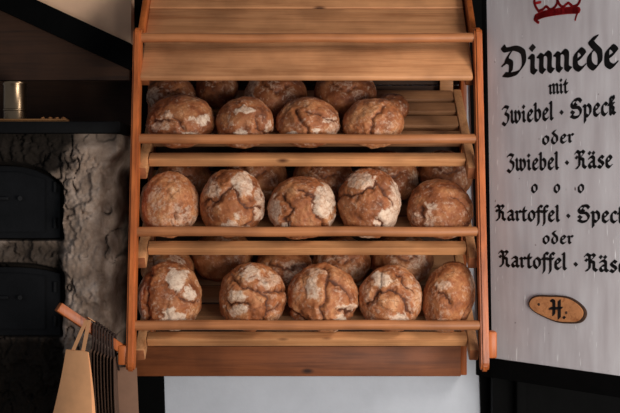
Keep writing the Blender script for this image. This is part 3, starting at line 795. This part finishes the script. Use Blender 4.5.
part('top_slab', boxb((-1.64, OY-.075, P(0, 133.5, OY-.06).z), (-.715, .49, P(0, 121.5, OY-.06).z), .006), m_slab, oven, 'sooty black top slab')
for (y0, y1, arch) in ((166, 238, 20), (267, 335, 7)):
    YD = OY+.065
    pts = [P(-60, y1, YD), P(61, y1, YD)]
    for k in range(11):
        x = 61-121*k/10; pts.append(P(x, y0+arch*max(0, min(1, (x+2)/64))**3, YD))
    bm = bmesh.new(); add_prism(bm, pts, (0, -.012, 0), .002)
    d = part('door', bm, m_iron, oven, 'black iron oven door')
    fr = []
    bm = bmesh.new()
    add_prism(bm, [P(-58, y1-6, YD-.012), P(46, y1-6, YD-.012), P(46, y0+arch*.35+6, YD-.012), P(20, y0+6, YD-.012), P(-58, y0+5, YD-.012)], (0, -.010, 0), .003)
    part('door_panel', bm, m_iron, d)
    bm = bmesh.new(); ym = y0+(y1-y0)*.45
    add_box(bm, (P(-8, ym, YD-.03)), (.13, .012, .013), None, .003)
    add_tube(bm, [P(20, ym, YD-.02), P(20, ym, YD-.045)], .009, 12)
    part('latch', bm, m_iron, d)
    for f in (.25, .75):
        c = P(55, y0+(y1-y0)*f+3, YD-.018)
        part('hinge', add_tube(bmesh.new(), [c-Vector((0, 0, .02)), c+Vector((0, 0, .02))], .008, 10), m_iron, d)

# things standing on the oven slab
zs = P(0, 121.5, OY-.06).z
can_c = P(15, 117, .33); can_c.z = zs
can = thing('metal_can', 'shiny steel can standing on the oven slab at the upper left', 'can', can_c)
r_ = .046; h_ = P(0, 82, .33).z-zs
bm = add_lathe(bmesh.new(), can_c, [(r_-.004, 0), (r_, .003), (r_, .010), (r_-.002, .013), (r_-.002, h_-.016), (r_, h_-.012), (r_+.001, h_-.006), (r_, h_-.002), (r_-.003, h_), (r_-.004, h_-.006), (r_-.006, h_-.03), (.002, h_-.03)])
part('can_body', bm, m_steel, can)
bm = add_lathe(bmesh.new(), can_c, [(r_-.0015, h_*.30), (r_+.0008, h_*.30+.002), (r_+.0008, h_*.30+.006), (r_-.0015, h_*.30+.008)])
part('bead', bm, m_steel, can, 'raised bead round the can')
ty0, ty1 = OY-.035, .30
tr = thing('baking_tray', 'flat brown metal tray lying on the oven slab in front of the steel can', 'tray', Vector((P(20, 120, .23).x, .25, zs)))
bm = bmesh.new(); x0, x1 = P(-45, 120, .24).x, P(68, 120, .24).x
add_box(bm, ((x0+x1)/2, .243, zs+.003), (x1-x0+.012, .05, .005), None, .001)
part('sheet', bm, m_tray, tr)
bm = bmesh.new()
add_tube(bm, [(x0, .219, zs+.008), (x1, .219, zs+.008), (x1, .267, zs+.008), (x0, .267, zs+.008), (x0, .219, zs+.008)], .004, 8)
part('rim', bm, m_tray, tr)
random.seed(3)
for k, px in enumerate((43, 50, 57, 63.5)):
    c = P(px, 118, .243); c.z = zs+.0062
    t = bmesh.new(); bmesh.ops.create_icosphere(t, subdivisions=3, radius=1)
    sx, sy_, sz_ = .008+.001*(k % 2), .012, .009
    for v in t.verts:
        q = 1+.18*math.sin(v.co.x*5+k)*math.cos(v.co.y*4+k*2)
        v.co = Vector((v.co.x*sx*q, v.co.y*sy_*q, max(v.co.z, -.6)*sz_*q+.6*sz_))+c
    tag(obj('bread_crust', t, m_crumb), 'small brown crust crumb lying on the tray right of the steel can', 'crumb', 'crumbs on the oven tray')

# ------------------------------------------------------------------ arm and paper bags
arm_a = P(119, 348, -.035); arm_b = P(58, 306.5, -.155)
arm_a.x = XC-HB-.03
dv = arm_b-arm_a; ca = dv.normalized()
Mx = Matrix((ca, Vector((0, 0, 1)).cross(ca).normalized(), ca.cross(Vector((0, 0, 1)).cross(ca)).normalized())).transposed()
part('hanging_arm', box((arm_a+arm_b)/2, (dv.length, .03, .034), Mx, .005), wood_rail if False else wood_z, rack, 'orange wooden arm slanting up to the left')
def arm_at(t): return arm_a.lerp(arm_b, t)
def bag_mesh(c_top, fx, half, drop, flare, thick_top, thick_bot, n=10, bow=.0):
    """flat paper bag: hangs from c_top; fx = horizontal direction along its width; face normal = fx x up"""
    fx = Vector(fx).normalized(); nn = fx.cross(Vector((0, 0, 1))).normalized()
    bm = bmesh.new(); rows = []
    for k in range(n+1):
        t = k/n; z = -drop*t; hw = half*(1+flare*t); th = thick_top+(thick_bot-thick_top)*t**1.3
        ring = []
        for (a, b) in ((-1, -.5), (-.6, -.9), (0, -1.0-.25*t), (.6, -.9), (1, -.5), (.86, 0), (1, .5), (.6, .9), (0, 1+.1*t), (-.6, .9), (-1, .5), (-.86, 0)):
            ring.append(bm.verts.new(c_top+fx*(a*hw)+nn*(b*th/2+bow*t*t)+Vector((0, 0, z+.003*math.sin(5*a+3*t)))))
        rows.append(ring)
    m = len(rows[0])
    for a, b in zip(rows, rows[1:]):
        for k in range(m): bm.faces.new((a[k], a[(k+1) % m], b[(k+1) % m], b[k]))
    bm.faces.new(rows[0][::-1]); bm.faces.new(rows[-1]); return bm
def handle_mesh(c_arm, c_top, fx, spread, r, flat=False):
    fx = Vector(fx).normalized(); pts = []; h = c_arm.z+.0285+r
    for (sp, f) in ((-.8, 0), (-.9, .3), (-1, .62), (-1, .86), (-.85, .97), (-.45, 1), (0, 1.0), (.45, 1), (.85, .97), (1, .86), (1, .62), (.9, .3), (.8, 0)):
        a = c_top+fx*(spread*sp); b = c_arm+fx*(.030*sp); g = min(1, f/.62)**.8
        pts.append(Vector((a.x+(b.x-a.x)*g, a.y+(b.y-a.y)*g, (a.z-.012)+(h-a.z+.012)*f)))
    bm = bmesh.new(); add_tube(bm, pts, r, 8); return bm
ztop = P(0, 350, -.1).z
GBAG = 'brown paper bags hanging from the wooden arm'
# front bag shows its broad face to the street; then a row seen edge on; last one behind
ct = Vector((P(78.5, 350, -.13).x, -.15, ztop+.004))
b = thing('paper_bag', 'foremost kraft paper bag hanging from the wooden arm, broad face to the left', 'paper bag', ct, GBAG)
part('bag_body', bag_mesh(ct, (.92, -.39, 0), .045, .36, .95+.35, .012, .07, bow=.05), m_paper, b)
bm = bmesh.new(); top = arm_at(.50)+Vector((0, 0, .006))
fx = Vector((.92, -.39, 0)).normalized(); 
for s in (-1, 1):
    a0 = ct+fx*(s*.022)+Vector((0, 0, -.01)); a1 = top+Vector((0, -.029, .024))+fx*(s*.006)
    w = fx*.008; d_ = Vector((0, -.0015, 0))
    add_prism(bm, [a0-w, a0+w, a1+w, a1-w], d_)
a1 = top+Vector((0, 0, .0235)); add_box(bm, a1, (.03, .045, .0015), Mx, 0)
part('bag_handle', bm, m_paper, b, 'flat paper handle looped over the arm')
nb = 8
for k in range(nb):
    f = k/(nb-1); x = P(91.5+21.5*f, 350, -.10).x
    c = Vector((x, -.075+.02*f, ztop+.004-.034*f))
    lab = 'shade-darkened brown paper bag seen edge on in the row behind the foremost bag'
    b = thing('paper_bag', lab, 'paper bag', c, GBAG+' edge on')
    part('bag_body', bag_mesh(c, (.03+.03*f, -1, 0), .055, .36, .30, .003, .0068, bow=-.03+.012*f), m_paper_shade, b)
    t = .41-.31*f; ar = arm_at(t)
    part('bag_handle', handle_mesh(ar, c, (0, -1, 0), .024, .0043), m_cord, b, 'dark cord handle looped over the arm')
ct = Vector((P(124, 356, .05).x, .045, P(0, 367, .05).z))
b = thing('paper_bag', 'rearmost brown paper bag half hidden below the foot of the rack, facing the street', 'paper bag', ct, GBAG)
part('bag_body', bag_mesh(ct, (1, .1, 0), .047, .36, .30, .008, .05), m_paper3, b)
part('bag_handle', handle_mesh(Vector((arm_a.x+.005, ct.y-.02, ct.z+.02)), ct, (1, .1, 0), .02, .004), m_cord, b, 'dark cord handle')

# ------------------------------------------------------------------ light and camera
w = bpy.data.worlds.new('World'); bpy.context.scene.world = w; w.use_nodes = True
bg = w.node_tree.nodes['Background']; bg.inputs[0].default_value = (.80, .88, 1.0, 1); bg.inputs[1].default_value = .22
def area(name, loc, target, size, energy, col):
    l = bpy.data.lights.new(name, 'AREA'); l.shape = 'RECTANGLE'; l.size, l.size_y = size; l.energy = energy; l.color = col
    o = bpy.data.objects.new(name, l); C.objects.link(o); o.location = loc
    o.rotation_euler = (Vector(target)-Vector(loc)).to_track_quat('-Z', 'Y').to_euler(); return o
area('added_daylight_low', (1.35, -2.5, .95), (.0, .2, 1.2), (1.2, 1.1), 66, (1, .96, .91))  # added area lamp standing in for low daylight from the front right
area('daylight_upper', (1.75, -1.15, 2.6), (.3, .2, 1.7), (.8, .7), 29, (1, .94, .87))
cam = bpy.data.cameras.new('Camera'); co = bpy.data.objects.new('Camera', cam); C.objects.link(co)
co.location = (0, CAMY, CAMZ); co.rotation_euler = (math.pi/2, 0, 0)
cam.sensor_fit = 'HORIZONTAL'; cam.sensor_width = 36; cam.lens = F/620*36
cam.shift_y = 0; cam.clip_start = .05
sc = bpy.context.scene; sc.camera = co
vs = sc.view_settings; vs.view_transform = 'Standard'; vs.look = 'None'; vs.gamma = 1; vs.use_curve_mapping = False; vs.exposure = 0.0
